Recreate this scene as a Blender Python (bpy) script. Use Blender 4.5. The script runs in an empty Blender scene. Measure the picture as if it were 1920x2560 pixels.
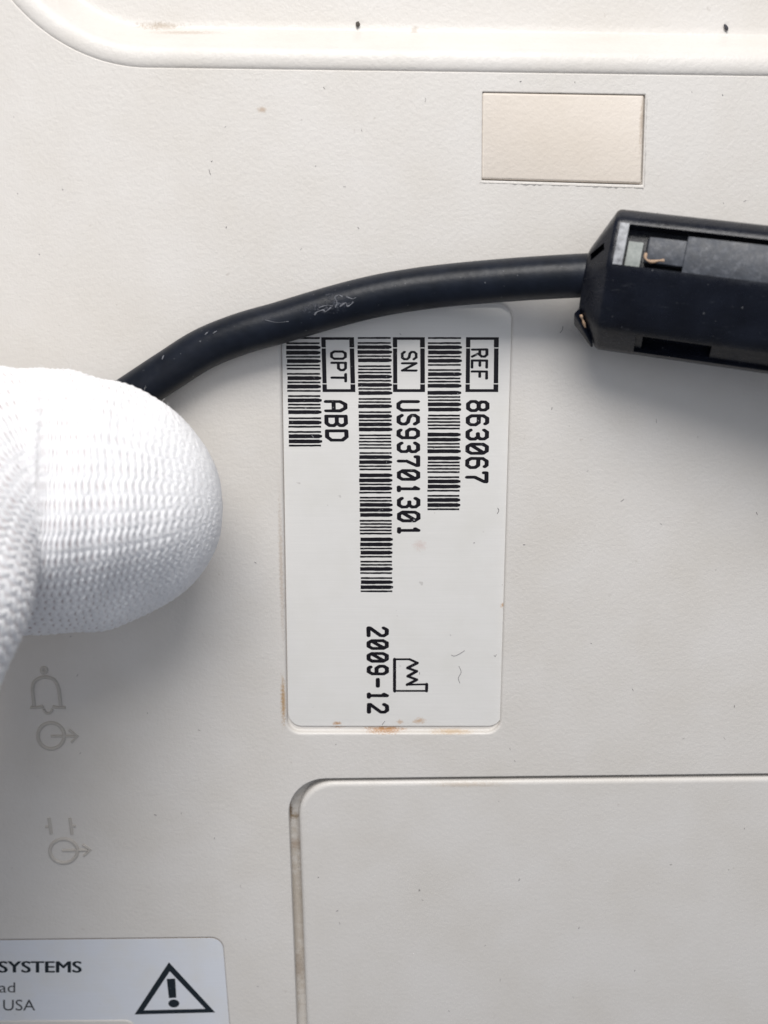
import bpy, bmesh, math, random
import numpy as np
from mathutils import Vector, Matrix

random.seed(7)
rng = np.random.default_rng(7)
S = 0.001                      # everything below is measured in millimetres
scene = bpy.context.scene
COL = scene.collection

# ------------------------------------------------------------------ camera
TH = math.radians(14.0)        # the camera leans so that the lower end of the label lies farther off
DIST = 100.0                   # mm from lens to the label
FPX = 2500.0                   # focal length in photograph pixels (1920 wide)
cam_d = bpy.data.cameras.new('camera')
cam = bpy.data.objects.new('camera', cam_d)
COL.objects.link(cam)
cam_d.sensor_fit = 'HORIZONTAL'
cam_d.sensor_width = 36.0
cam_d.lens = 36.0 * FPX / 1920.0
cam_d.clip_start = 0.005
cam_d.clip_end = 10.0
cam.location = (0, DIST * math.sin(TH) * S, DIST * math.cos(TH) * S)
cam.rotation_euler = (-TH, 0, 0)
cam_d.dof.use_dof = True
cam_d.dof.focus_distance = 0.0985
cam_d.dof.aperture_fstop = 40.0
scene.camera = cam

# ------------------------------------------------------------------ world, lamps, exposure
world = bpy.data.worlds.new('World')
scene.world = world
world.use_nodes = True
bg = world.node_tree.nodes['Background']
bg.inputs[0].default_value = (0.80, 0.86, 1.0, 1)
bg.inputs[1].default_value = 0.225

def area(name, loc, target, size, power, col):
    l = bpy.data.lights.new(name, 'AREA')
    l.shape = 'RECTANGLE'
    l.size, l.size_y = size
    l.energy = power
    l.color = col
    o = bpy.data.objects.new(name, l)
    COL.objects.link(o)
    o.location = loc
    o.rotation_euler = (Vector(target) - Vector(loc)).to_track_quat('-Z', 'Y').to_euler()
    return o

area('window_light', (-0.005, 0.262, 0.215), (0.01, 0.0, 0), (0.22, 0.16), 1.33, (1.0, 0.972, 0.94))
area('overhead_fill', (0.10, 0.22, 0.75), (0.0, 0.0, 0), (0.6, 0.5), 1.1, (0.90, 0.94, 1.0))  # added fill lamp overhead, standing in for bounce; no real fixture

scene.view_settings.view_transform = 'Standard'
scene.view_settings.look = 'None'
scene.view_settings.exposure = 0.0
scene.view_settings.gamma = 1.0
scene.cycles.use_denoising = True
scene.cycles.max_bounces = 8

# ------------------------------------------------------------------ helpers
def P(px, py, z=0.0):
    """photograph pixel -> point (mm) on the horizontal plane at height z"""
    s, c = math.sin(TH), math.cos(TH)
    C = (0.0, DIST * s, DIST * c)
    dx, u = px - 960.0, 1280.0 - py
    d = (dx, -s * FPX + c * u, -c * FPX - s * u)
    t = (z - C[2]) / d[2]
    return Vector((C[0] + d[0] * t, C[1] + d[1] * t, z))

def link(name, me, mat, parent=None):
    o = bpy.data.objects.new(name, me)
    COL.objects.link(o)
    if mat is not None:
        me.materials.append(mat)
    if parent is not None:
        o.parent = parent
    return o

def from_bm(name, bm, mat, parent=None, smooth=True, sharp=35):
    for v in bm.verts:
        v.co *= S
    me = bpy.data.meshes.new(name)
    bm.to_mesh(me)
    bm.free()
    if smooth:
        me.polygons.foreach_set('use_smooth', [True] * len(me.polygons))
        if sharp:
            me.set_sharp_from_angle(angle=math.radians(sharp))
    return link(name, me, mat, parent)

def empty(name, loc, label, cat):
    o = bpy.data.objects.new(name, None)
    o.empty_display_size = 0.005
    COL.objects.link(o)
    # parts keep world coordinates in their meshes: the origin stays at the device's corner
    o.location = loc
    o['label'] = label
    o['category'] = cat
    return o

def quad_loop(c, r, inset=0.0, seg=10):
    """rounded quad (corners counter-clockwise, 2D), offset inwards by inset; constant vertex count"""
    n = len(c)
    pts = [Vector((p[0], p[1])) for p in c]
    rr = r if isinstance(r, (list, tuple)) else [r] * n
    lines = []
    for i in range(n):
        a, b = pts[i], pts[(i + 1) % n]
        d = (b - a).normalized()
        nrm = Vector((-d.y, d.x))
        lines.append((a + nrm * inset, d))
    cs = []
    for i in range(n):
        (p, d), (q, e) = lines[i - 1], lines[i]
        den = d.x * e.y - d.y * e.x
        t = ((q.x - p.x) * e.y - (q.y - p.y) * e.x) / den
        cs.append(p + d * t)
    out = []
    for i in range(n):
        d0, d1 = lines[i - 1][1], lines[i][1]
        rad = max(0.04, rr[i] - inset)
        ang = math.atan2(d0.x * d1.y - d0.y * d1.x, d0.dot(d1))
        tl = rad * math.tan(ang / 2)
        start = cs[i] - d0 * tl
        ctr = start + Vector((-d0.y, d0.x)) * rad
        a0 = math.atan2(start.y - ctr.y, start.x - ctr.x)
        for k in range(seg + 1):
            a = a0 + ang * k / seg
            out.append(Vector((ctr.x + rad * math.cos(a), ctr.y + rad * math.sin(a))))
    return out

def ring(bm, loop, z):
    return [bm.verts.new((p.x, p.y, z)) for p in loop]

def bridge(bm, A, B):
    n = len(A)
    for i in range(n):
        j = (i + 1) % n
        try:
            bm.faces.new((A[i], A[j], B[j], B[i]))
        except ValueError:
            pass

def loft(bm, corners, r, profile, seg=10, cap=True):
    rings = [ring(bm, quad_loop(corners, r, ins, seg), z) for ins, z in profile]
    for a, b in zip(rings, rings[1:]):
        bridge(bm, a, b)
    if cap:
        bm.faces.new(rings[-1])
    return rings

def px_quad(tl, tr, br, bl, z=0.0):
    """photograph corners -> counter-clockwise 2D corners in mm"""
    return [P(*bl, z).to_2d(), P(*br, z).to_2d(), P(*tr, z).to_2d(), P(*tl, z).to_2d()]

# ------------------------------------------------------------------ materials
class NT:
    def __init__(self, name):
        self.m = bpy.data.materials.new(name)
        self.m.use_nodes = True
        self.t = self.m.node_tree
        self.b = self.t.nodes['Principled BSDF']
        self._c = None
    def n(self, kind, **kw):
        x = self.t.nodes.new(kind)
        for k, v in kw.items():
            setattr(x, k, v)
        return x
    def l(self, a, b):
        self.t.links.new(a, b)
    def coord(self):                     # object coordinates in millimetres
        if self._c is None:
            tc = self.n('ShaderNodeTexCoord')
            mp = self.n('ShaderNodeMapping')
            mp.inputs['Scale'].default_value = (1000, 1000, 1000)
            self.l(tc.outputs['Object'], mp.inputs['Vector'])
            self._c = mp.outputs['Vector']
        return self._c
    def noise(self, scale, detail=3, rough=0.55, vec=None, stretch=None, dist=0.0):
        x = self.n('ShaderNodeTexNoise')
        v = vec or self.coord()
        if stretch:
            mp = self.n('ShaderNodeMapping')
            mp.inputs['Scale'].default_value = stretch
            self.l(v, mp.inputs['Vector'])
            v = mp.outputs['Vector']
        self.l(v, x.inputs['Vector'])
        x.inputs['Scale'].default_value = scale
        x.inputs['Detail'].default_value = detail
        x.inputs['Roughness'].default_value = rough
        x.inputs['Distortion'].default_value = dist
        return x.outputs['Fac']
    def rng(self, v, a, b, c=0.0, d=1.0):
        x = self.n('ShaderNodeMapRange')
        x.inputs[1].default_value, x.inputs[2].default_value = a, b
        x.inputs[3].default_value, x.inputs[4].default_value = c, d
        self.l(v, x.inputs[0])
        return x.outputs[0]
    def mth(self, op, a, b=None):
        x = self.n('ShaderNodeMath', operation=op)
        for i, v in enumerate((a, b)):
            if v is None:
                continue
            if isinstance(v, (int, float)):
                x.inputs[i].default_value = v
            else:
                self.l(v, x.inputs[i])
        return x.outputs[0]
    def mix(self, f, a, b):
        x = self.n('ShaderNodeMix', data_type='RGBA')
        if isinstance(f, (int, float)):
            x.inputs[0].default_value = f
        else:
            self.l(f, x.inputs[0])
        for i, v in ((6, a), (7, b)):
            if isinstance(v, tuple):
                x.inputs[i].default_value = (*v, 1)
            else:
                self.l(v, x.inputs[i])
        return x.outputs[2]
    def spot(self, c, r, edge=0.6, nz=None, amt=1.0):
        """mask of a stain centred at c (mm) with radii r, its border broken by noise"""
        mp = self.n('ShaderNodeMapping')
        mp.inputs['Location'].default_value = (-c[0] / r[0], -c[1] / r[1], 0)
        mp.inputs['Scale'].default_value = (1 / r[0], 1 / r[1], 0.0)
        self.l(self.coord(), mp.inputs['Vector'])
        ln = self.n('ShaderNodeVectorMath', operation='LENGTH')
        self.l(mp.outputs['Vector'], ln.inputs[0])
        v = ln.outputs['Value']
        if nz is not None:
            v = self.mth('ADD', v, self.mth('MULTIPLY', self.mth('SUBTRACT', nz, 0.5), 2.4))
        return self.rng(v, 1.0, 1.0 - edge, 0.0, amt)
    def bump(self, h, dist, strength=1.0, prev=None):
        x = self.n('ShaderNodeBump')
        x.inputs['Strength'].default_value = strength
        x.inputs['Distance'].default_value = dist * S
        self.l(h, x.inputs['Height'])
        if prev is not None:
            self.l(prev, x.inputs['Normal'])
        self.l(x.outputs[0], self.b.inputs['Normal'])
        return x.outputs[0]
    def set(self, **kw):
        for k, v in kw.items():
            i = self.b.inputs[k.replace('_', ' ')]
            if isinstance(v, tuple):
                i.default_value = (*v, 1)
            elif isinstance(v, (int, float)):
                i.default_value = v
            else:
                self.l(v, i)

def plastic(name, base, stains=(), rough=0.42, grain=1.0):
    m = NT(name)
    blot = m.noise(0.09, 4, 0.6)
    b2 = tuple(x * y for x, y in zip(base, (0.945, 0.935, 0.915)))
    c = m.mix(m.rng(blot, 0.38, 0.68), base, b2)
    speck = m.rng(m.noise(0.85, 2, 0.5), 0.74, 0.80)
    c = m.mix(m.mth('MULTIPLY', speck, 0.35), c, (0.34, 0.29, 0.25))
    scr = m.rng(m.noise(0.55, 6, 0.75, stretch=(1.0, 0.25, 1)), 0.66, 0.74)
    c = m.mix(m.mth('MULTIPLY', scr, 0.12), c, (0.42, 0.39, 0.36))
    nz = m.noise(1.6, 4, 0.7)
    nzf = m.noise(4.5, 4, 0.7)
    sep = m.n('ShaderNodeSeparateXYZ')
    m.l(m.coord(), sep.inputs[0])
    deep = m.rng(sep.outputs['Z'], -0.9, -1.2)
    for st in stains:
        ctr, rad, col, amt, fine = st[:5]
        k = m.spot(ctr, rad, 0.8, nzf if fine else nz, amt)
        if len(st) > 5:
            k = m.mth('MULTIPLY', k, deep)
        c = m.mix(k, c, col)
    m.set(Base_Color=c, Roughness=m.rng(m.noise(0.6, 3), 0.3, 0.7, rough - 0.06, rough + 0.08))
    g = m.noise(2.3, 2, 0.55)
    g2 = m.noise(5.5, 2, 0.5)
    h = m.mth('ADD', m.mth('MULTIPLY', g, 0.75), m.mth('MULTIPLY', g2, 0.25))
    m.bump(h, 0.058 * grain, 0.8)
    return m.m

def xy(px, py):
    p = P(px, py)
    return (p.x, p.y)

RUST = (0.42, 0.20, 0.055)
TAN = (0.36, 0.29, 0.21)
shell_stains = [
    (xy(845, 1816), (0.9, 0.45), RUST, 0.75, True),
    (xy(962, 1828), (2.3, 0.42), RUST, 0.9, True),
    (xy(1130, 1832), (2.6, 0.3), (0.5, 0.33, 0.16), 0.6, True),
    (xy(708, 1752), (0.34, 3.2), (0.40, 0.24, 0.10), 0.85, True),
    (xy(703, 1420), (0.28, 9.0), (0.42, 0.34, 0.27), 0.6, True),
    (xy(655, 274), (0.52, 0.34), (0.44, 0.33, 0.24), 0.75, False),
    (xy(375, 40), (2.4, 0.42), (0.30, 0.22, 0.14), 0.6, True),
    (xy(450, 62), (3.6, 0.3), (0.40, 0.32, 0.25), 0.55, True),
    (xy(1040, 50), (0.45, 0.4), (0.42, 0.36, 0.30), 0.7, False),
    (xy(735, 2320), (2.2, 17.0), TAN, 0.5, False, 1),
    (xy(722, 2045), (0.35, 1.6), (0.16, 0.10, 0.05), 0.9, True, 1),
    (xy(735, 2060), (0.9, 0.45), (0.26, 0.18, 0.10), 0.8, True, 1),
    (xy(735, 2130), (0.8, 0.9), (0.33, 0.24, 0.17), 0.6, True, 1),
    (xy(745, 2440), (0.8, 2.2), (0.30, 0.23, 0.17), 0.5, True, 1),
]
SHELL = (0.660, 0.633, 0.600)
M_shell = plastic('cream_plastic', SHELL, shell_stains)
M_panel = plastic('cream_panel_plastic', (0.655, 0.630, 0.600), [
    (xy(1165, 1962), (5.0, 0.35), (0.50, 0.40, 0.30), 0.45, True)], 0.40, 0.75)
M_pad = plastic('yellowed_plastic', (0.70, 0.635, 0.565), [
    (xy(1605, 300), (0.25, 3.0), (0.35, 0.26, 0.18), 0.55, True)], 0.58, 1.0)

def label_mat(name, base):
    m = NT(name)
    lay = m.noise(1.2, 3, 0.6, stretch=(0.12, 6.0, 1))
    c = m.mix(m.rng(lay, 0.3, 0.7), base, tuple(x * 0.965 for x in base))
    c = m.mix(m.mth('MULTIPLY', m.rng(m.noise(0.16, 4, 0.6), 0.45, 0.7), 0.5), c, (0.66, 0.645, 0.605))
    speck = m.rng(m.noise(1.1, 2, 0.5), 0.755, 0.80)
    c = m.mix(m.mth('MULTIPLY', speck, 0.4), c, (0.35, 0.32, 0.30))
    nz = m.noise(4.5, 4, 0.7)
    for ctr, rad, col, amt in (
            (xy(1050, 1366), (0.75, 0.6), (0.58, 0.44, 0.40), 0.5),
            (xy(842, 1812), (0.55, 0.25), RUST, 0.8),
            (xy(1000, 1808), (0.4, 0.35), (0.5, 0.3, 0.15), 0.6),
            (xy(1048, 1806), (0.7, 0.4), (0.5, 0.3, 0.15), 0.7),
            (xy(1258, 1516), (0.3, 0.3), (0.5, 0.3, 0.15), 0.8)):
        c = m.mix(m.spot(ctr, rad, 0.8, nz, amt), c, col)
    m.set(Base_Color=c, Roughness=0.34)
    h = m.mth('ADD', m.mth('MULTIPLY', lay, 0.6), m.mth('MULTIPLY', m.noise(0.5, 3), 0.7))
    m.bump(h, 0.014, 0.8)
    return m.m
M_label = label_mat('white_label_film', (0.725, 0.71, 0.685))
M_address = label_mat('grey_white_label_film', (0.68, 0.70, 0.745))
M_film_edge = NT('aged_label_edge'); M_film_edge.set(Base_Color=(0.36, 0.27, 0.20), Roughness=0.7)
M_film_edge = M_film_edge.m

def ink_mat(name, col, film):
    m = NT(name)
    a = m.rng(m.noise(1.5, 6, 0.78, stretch=(1.0, 1.0, 1), dist=0.6), 0.645, 0.68)
    b = m.rng(m.noise(2.2, 4, 0.7, stretch=(0.35, 2.2, 1)), 0.70, 0.74)
    w = m.mth('MAXIMUM', a, m.mth('MULTIPLY', b, 0.7))
    m.set(Base_Color=m.mix(w, col, film), Roughness=0.4)
    m.b.inputs['Specular IOR Level'].default_value = 0.2
    return m.m
M_ink = ink_mat('black_label_ink', (0.008, 0.007, 0.010), (0.45, 0.45, 0.46))
M_ink2 = ink_mat('dark_blue_grey_ink', (0.014, 0.020, 0.026), (0.10, 0.11, 0.12))
M_ink3 = ink_mat('worn_grey_ink', (0.06, 0.062, 0.066), (0.14, 0.14, 0.15))

# ------------------------------------------------------------------ the housing
root = empty('device_housing', (0, 0, 0),
             'cream plastic underside of an electronic device with recessed label and removable panel', 'device')

lab_rec = px_quad((693, 752), (1289, 752), (1257, 1838), (711, 1838))
pan_gap = px_quad((716, 1946), (2500, 1926), (2500, 3300), (769, 3300))
adr_rec = px_quad((-900, 2356), (559, 2341), (590, 2720), (-900, 2720))
pad_rec = px_quad((1204, 227), (1616, 234), (1609, 465), (1202, 453))
top_rec = px_quad((0, -1500), (2700, -1500), (2700, 206), (0, 170))
# the pocket's lower edge runs level, with a large rounded corner at its left
a = P(400, 172); b = P(1920, 193)
sl = (b.y - a.y) / (b.x - a.x)
top_rec = [Vector((-36.8, a.y + sl * (-36.8 - a.x))), Vector((90, a.y + sl * (90 - a.x))), Vector((90, 120)), Vector((-36.8, 120))]

bm = bmesh.new()
OUT = [Vector((-92, -96)), Vector((108, -96)), Vector((108, 136)), Vector((-92, 136))]
fill_edges = []
def loop_edges(vs):
    for i in range(len(vs)):
        fill_edges.append(bm.edges.new((vs[i], vs[(i + 1) % len(vs)])))
def hole(corners, r, profile, seg=10, cap=True):
    full = [(-0.07, 0.0)] + profile
    rings = [ring(bm, quad_loop(corners, r, i, seg), z) for i, z in full]
    loop_edges(rings[0])
    for p, q in zip(rings, rings[1:]):
        bridge(bm, q, p)
    if cap:
        bm.faces.new(rings[-1])
# outer rim rolls over into the side walls
def roll(i0, z0, R, n, sgn=1):
    """quarter round: from flat (z0) turning down"""
    return [(i0 + R * math.sin(math.pi / 2 * k / n), z0 - R * (1 - math.cos(math.pi / 2 * k / n))) for k in range(n + 1)]
orings = [ring(bm, quad_loop(OUT, 14, -0.07 * 0 - i, 10), z) for i, z in [(-0.05, 0.0)] + [(p, q) for p, q in roll(0, 0, 6, 8)] + [(6, -38.0)]]
loop_edges(orings[0])
for p, q in zip(orings, orings[1:]):
    bridge(bm, p, q)
bm.faces.new(list(reversed(orings[-1])))
hole(lab_rec, 1.75, roll(0, 0, 0.28, 5) + [(0.31, -0.42), (0.36, -0.50), (0.46, -0.53)])
hole(pan_gap, 4.2, roll(0, 0, 0.10, 3) + [(0.11, -1.55), (0.16, -1.6)])
hole(adr_rec, 1.5, roll(0, 0, 0.14, 4) + [(0.16, -0.17), (0.2, -0.2)])
hole(pad_rec, 0.12, roll(0, 0, 0.09, 3) + [(0.10, -0.55), (0.12, -0.57)], seg=3)
# the pocket at the top: seam, a gently falling lip, a bright sloping flank, a deeper floor
tp = [(0.0, 0.0), (0.03, -0.055), (0.10, -0.07), (0.16, 0.0), (0.30, 0.08), (0.55, 0.135), (0.95, 0.145), (1.35, 0.09), (1.7, -0.02), (2.0, -0.18)]
tp += [(2.25, -0.42), (2.5, -0.75), (2.8, -1.28), (3.1, -1.92), (3.4, -2.6), (3.7, -3.2), (3.93, -3.6), (4.12, -3.8), (4.4, -3.88), (5.0, -3.9)]
hole(top_rec, 15.7, tp, seg=40)
res = bmesh.ops.triangle_fill(bm, use_beauty=True, use_dissolve=False, edges=fill_edges, normal=(0, 0, 1))
bmesh.ops.recalc_face_normals(bm, faces=bm.faces)
shell = from_bm('shell', bm, M_shell, root, sharp=50)

# removable panel
bm = bmesh.new()
pan = px_quad((744, 1957), (2494, 1938), (2494, 3290), (792, 3290))
prof = [(0.0, -1.58), (0.0, -0.52)] + [(0.52 - 0.52 * math.cos(math.pi / 2 * k / 7), -0.52 + 0.5 * math.sin(math.pi / 2 * k / 7)) for k in range(1, 8)] + [(0.60, -0.02)]
loft(bm, pan, 4.0, prof)
bmesh.ops.recalc_face_normals(bm, faces=bm.faces)
o = from_bm('access_panel', bm, M_panel, root, sharp=60)
o['label'] = 'plain cream removable panel with rounded corner set in a dirty gap'

# small inset pad in its sharp-cornered socket
bm = bmesh.new()
pad = px_quad((1206, 231), (1611, 238), (1604, 459), (1204, 447))
loft(bm, pad, 0.16, [(0.0, -0.56), (0.0, -0.22), (0.03, -0.13), (0.10, -0.055), (0.19, -0.03)], seg=3)
bmesh.ops.recalc_face_normals(bm, faces=bm.faces)
o = from_bm('inset_pad', bm, M_pad, root, sharp=60)
o['label'] = 'small yellowed rectangular pad set flush in the cream plastic'

# flash along the socket's lower and right edges: ragged moulding lip
def ragged(name, p0, p1, n, h, w, mat, parent, amp):
    bm = bmesh.new()
    A, B, C = [], [], []
    a, b = P(*p0), P(*p1)
    d = (b - a); nrm = Vector((-d.y, d.x, 0)).normalized()
    for i in range(n + 1):
        t = i / n
        q = a + d * t
        e = amp * (random.random() ** 1.6)
        A.append(bm.verts.new(q - nrm * (w * (0.6 + e))))
        B.append(bm.verts.new(q + Vector((0, 0, h * (0.25 + e)))))
        C.append(bm.verts.new(q + nrm * w * 0.5 + Vector((0, 0, -0.08))))
    for i in range(n):
        bm.faces.new((A[i], A[i + 1], B[i + 1], B[i]))
        bm.faces.new((B[i], B[i + 1], C[i + 1], C[i]))
    for v in bm.verts:
        if v.co.z == 0.0:
            v.co.z = -0.01
    bmesh.ops.recalc_face_normals(bm, faces=bm.faces)
    return from_bm(name, bm, mat, parent, sharp=80)
ragged('moulding_flash', (1199, 456), (1609, 469), 60, 0.10, 0.13, M_shell, root, 1.0)
ragged('moulding_flash', (1610, 467), (1617, 236), 34, 0.07, 0.10, M_shell, root, 1.0)

# ------------------------------------------------------------------ labels
def film(name, corners, r, z0, z1, mat, parent):
    bm = bmesh.new()
    loft(bm, corners, r, [(0.0, z0), (0.0, z1 - 0.02), (0.02, z1)])
    bmesh.ops.recalc_face_normals(bm, faces=bm.faces)
    o = from_bm(name, bm, mat, parent, sharp=30)
    o.data.materials.append(M_film_edge)
    for p in o.data.polygons:
        if abs(p.normal.z) < 0.5:
            p.material_index = 1
    return o
ZL = -0.36
lab = px_quad((703, 758), (1284, 758), (1255, 1815), (721, 1815), ZL)
serial = film('serial_label', lab, 1.5, -0.525, ZL, M_label, root)
serial['label'] = 'white rectangular label with barcodes and serial numbers printed sideways'
ZA = -0.085
adr = px_quad((-880, 2359), (556, 2345), (586, 2712), (-880, 2712), ZA)
address = film('address_label', adr, 1.35, -0.195, ZA, M_address, root)
address['label'] = 'grey white label with warning triangle and partly seen address lettering'

class Ink:
    """flat print: collects strokes and polygons at a height above a film"""
    def __init__(self, z):
        self.bm = bmesh.new(); self.z = z; self.k = 0
    def zz(self):
        self.k += 1
        return self.z + 0.010 + 0.00035 * (self.k % 24)
    def poly(self, pts):
        z = self.zz()
        f = self.bm.faces.new([self.bm.verts.new((p[0], p[1], z)) for p in pts])
        return f
    def build(self, name, mat, parent):
        bmesh.ops.recalc_face_normals(self.bm, faces=self.bm.faces)
        for f in self.bm.faces:
            if f.normal.z < 0:
                f.normal_flip()
        return from_bm(name, self.bm, mat, parent, smooth=False)

def stroke_polys(path, w=1.0, cap=6):
    """a round-nibbed line (nib width w) as one convex piece per segment, in glyph units"""
    out = []
    for (x0, y0), (x1, y1) in zip(path, path[1:]):
        a = math.atan2(y1 - y0, x1 - x0)
        pts = []
        for k in range(cap + 1):
            t = a + math.pi / 2 + math.pi * k / cap
            pts.append((x0 + w / 2 * math.cos(t), y0 + w / 2 * math.sin(t)))
        for k in range(cap + 1):
            t = a - math.pi / 2 + math.pi * k / cap
            pts.append((x1 + w / 2 * math.cos(t), y1 + w / 2 * math.sin(t)))
        out.append(pts)
    return out

# stencil-like printer face, centre lines on a 4 x 6 grid
G = {
 '0': [[(1,0),(3,0),(4,1.2),(4,4.8),(3,6),(1,6),(0,4.8),(0,1.2),(1,0)], [(0.5,1.3),(3.5,4.7)]],
 '1': [[(1.2,0),(2.9,0)], [(2.05,0),(2.05,6),(1.3,5.0)]],
 '2': [[(0,5.0),(0.9,6),(3.1,6),(4,5.1),(4,4.0),(0,0.5),(0,0),(4,0)]],
 '3': [[(0,5.1),(0.9,6),(3.1,6),(4,5.1),(4,4.0),(3.1,3.2),(1.6,3.2)], [(3.1,3.2),(4,2.3),(4,0.9),(3.1,0),(0.9,0),(0,0.9)]],
 '6': [[(3.6,5.4),(3.0,6),(1.1,6),(0,4.8),(0,1.1),(1,0),(3,0),(4,1.0),(4,2.4),(3,3.4),(0.2,3.4)]],
 '7': [[(0,5.2),(0,6),(4,6),(4,5.4),(2,2.4),(2,0)]],
 '8': [[(1,3.3),(0.2,4.1),(0.2,5.2),(1,6),(3,6),(3.8,5.2),(3.8,4.1),(3,3.3),(1,3.3),(0,2.3),(0,1),(1,0),(3,0),(4,1),(4,2.3),(3,3.3)]],
 '9': [[(0.4,0.6),(1.0,0),(2.9,0),(4,1.2),(4,4.9),(3,6),(1,6),(0,5.0),(0,3.6),(1,2.6),(3.8,2.6)]],
 '-': [[(0.2,3),(3.8,3)]],
 'A': [[(0,0),(0,4.4),(1.2,6),(2.8,6),(4,4.4),(4,0)], [(0,2.4),(4,2.4)]],
 'B': [[(0,0),(0,6),(3,6),(4,5.1),(4,4.1),(3,3.2),(4,2.3),(4,0.9),(3,0),(0,0)], [(0,3.2),(3,3.2)]],
 'D': [[(0,0),(0,6),(2.6,6),(4,4.7),(4,1.3),(2.6,0),(0,0)]],
 'E': [[(4,0),(0,0),(0,6),(4,6)], [(0,3.2),(3,3.2)]],
 'F': [[(0,0),(0,6),(4,6)], [(0,3.2),(3,3.2)]],
 'N': [[(0,0),(0,6),(4,0),(4,6)]],
 'O': [[(1,0),(3,0),(4,1.2),(4,4.8),(3,6),(1,6),(0,4.8),(0,1.2),(1,0)]],
 'P': [[(0,0),(0,6),(3,6),(4,5.1),(4,3.8),(3,2.9),(0,2.9)]],
 'R': [[(0,0),(0,6),(3,6),(4,5.1),(4,3.9),(3,3.1),(0,3.1)], [(2,3.1),(4,0)]],
 'S': [[(4,5.0),(3.1,6),(0.9,6),(0,5.1),(0,4.1),(0.9,3.3),(3.1,2.9),(4,2.1),(4,0.9),(3.1,0),(0.9,0),(0,1.0)]],
 'T': [[(0,6),(4,6)], [(2,6),(2,0)]],
 'U': [[(0,6),(0,1.1),(1,0),(3,0),(4,1.1),(4,6)]],
}

def side_text(ink, txt, x0, x1, y0, y1, dx_end=0.0, gw=0.84, pen=(7.5, 10.6)):
    """text running down the picture; capitals stand from x0 (foot) to x1 (head)"""
    n = len(txt)
    adv = (y1 - y0) / (n - 1 + gw)
    cw, ch = adv * gw - pen[0], (x1 - x0) - pen[1]
    for i, c in enumerate(txt):
        for path in G[c]:
            sc = [(p[0] / 4 * cw / pen[0], p[1] / 6 * ch / pen[1]) for p in path]
            for pl in stroke_polys(sc):
                pts = []
                for (u, v) in pl:
                    yy = y0 + i * adv + pen[0] / 2 + u * pen[0]
                    xx = x0 + pen[1] / 2 + v * pen[1] + dx_end * (yy - y0) / (y1 - y0)
                    yy += random.uniform(-0.35, 0.35)
                    q = P(xx + random.uniform(-0.35, 0.35), yy, ink.z)
                    pts.append((q.x, q.y))
                ink.poly(pts)

def text_part(txt, *a, **k):
    ink = Ink(ZL)
    side_text(ink, txt, *a, **k)
    return ink.build('printed_text', M_ink, serial)

text_part('863067', 1165, 1224, 1000, 1208, dx_end=-3)
text_part('US93701301', 991, 1050, 1000, 1340, dx_end=1.5)
text_part('ABD', 809, 868, 1000, 1104, dx_end=4)
text_part('2009-12', 916, 972, 1566, 1784, dx_end=1)
text_part('REF', 1177, 1221, 871, 949, pen=(5.6, 7.2), dx_end=-1)
text_part('SN', 1002, 1044, 877, 929, pen=(5.6, 7.2))
text_part('OPT', 825, 867, 876, 956, pen=(5.6, 7.2), dx_end=1)

def bar_px(ink, x0, x1, y0, y1, ragged=0.0, round_r=False):
    pts = [(x0, y0)]
    n = 10 if ragged else 1
    for k in range(1, n):
        pts.append((x0 + (x1 - x0) * k / n, y0 + random.uniform(-ragged, ragged)))
    pts.append((x1, y0 + (0.25 * (y1 - y0) if round_r else 0)))
    pts.append((x1, y1 - (0.25 * (y1 - y0) if round_r else 0)))
    for k in range(n - 1, 0, -1):
        pts.append((x0 + (x1 - x0) * k / n, y1 + random.uniform(-ragged, ragged)))
    pts.append((x0, y1))
    ink.poly([P(a, b, ink.z).to_2d() for a, b in pts])

C39 = {'0': 'nnnwwnwnn', '1': 'wnnwnnnnw', '3': 'wnwwnnnnn', '6': 'nnwwwnnnn', '7': 'nnnwnnwnw', '8': 'wnnwnnwnn', '9': 'nnwwnnwnn',
       'A': 'wnnnnwnnw', 'B': 'nnwnnwnnw', 'D': 'nnnnwwnnw', 'S': 'nnwnnnwwn', 'U': 'wwnnnnnnw', '*': 'nwnnwnwnn'}
def barcode(txt, x0, x1, y0, y1, x0b, x1b):
    ink = Ink(ZL)
    W = 2.15
    el = []
    for c in '*' + txt + '*':
        for i, k in enumerate(C39[c]):
            el.append((i % 2 == 0, W if k == 'w' else 1.0))
        el.append((False, 1.0))
    el.pop()
    tot = sum(w for _, w in el)
    y = y0
    for dark, w in el:
        h = w * (y1 - y0) / tot
        if dark:
            t = (y - y0) / (y1 - y0)
            a, b = x0 + (x0b - x0) * t, x1 + (x1b - x1) * t
            wide = w > 1.5
            g = 0.45 if wide else 0.25
            bar_px(ink, a + random.uniform(-1, 1), b + (2.5 if wide else 0) + random.uniform(-0.8, 0.8), y - g, y + h + g, 0.35, wide)
        y += h
    return ink.build('barcode', M_ink, serial)
barcode('863067', 1070, 1152, 843, 1275, 1069, 1148)
barcode('US93701301', 894, 977, 843, 1480, 902, 980)
barcode('ABD', 715, 799, 843, 1116, 723, 803)

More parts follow.
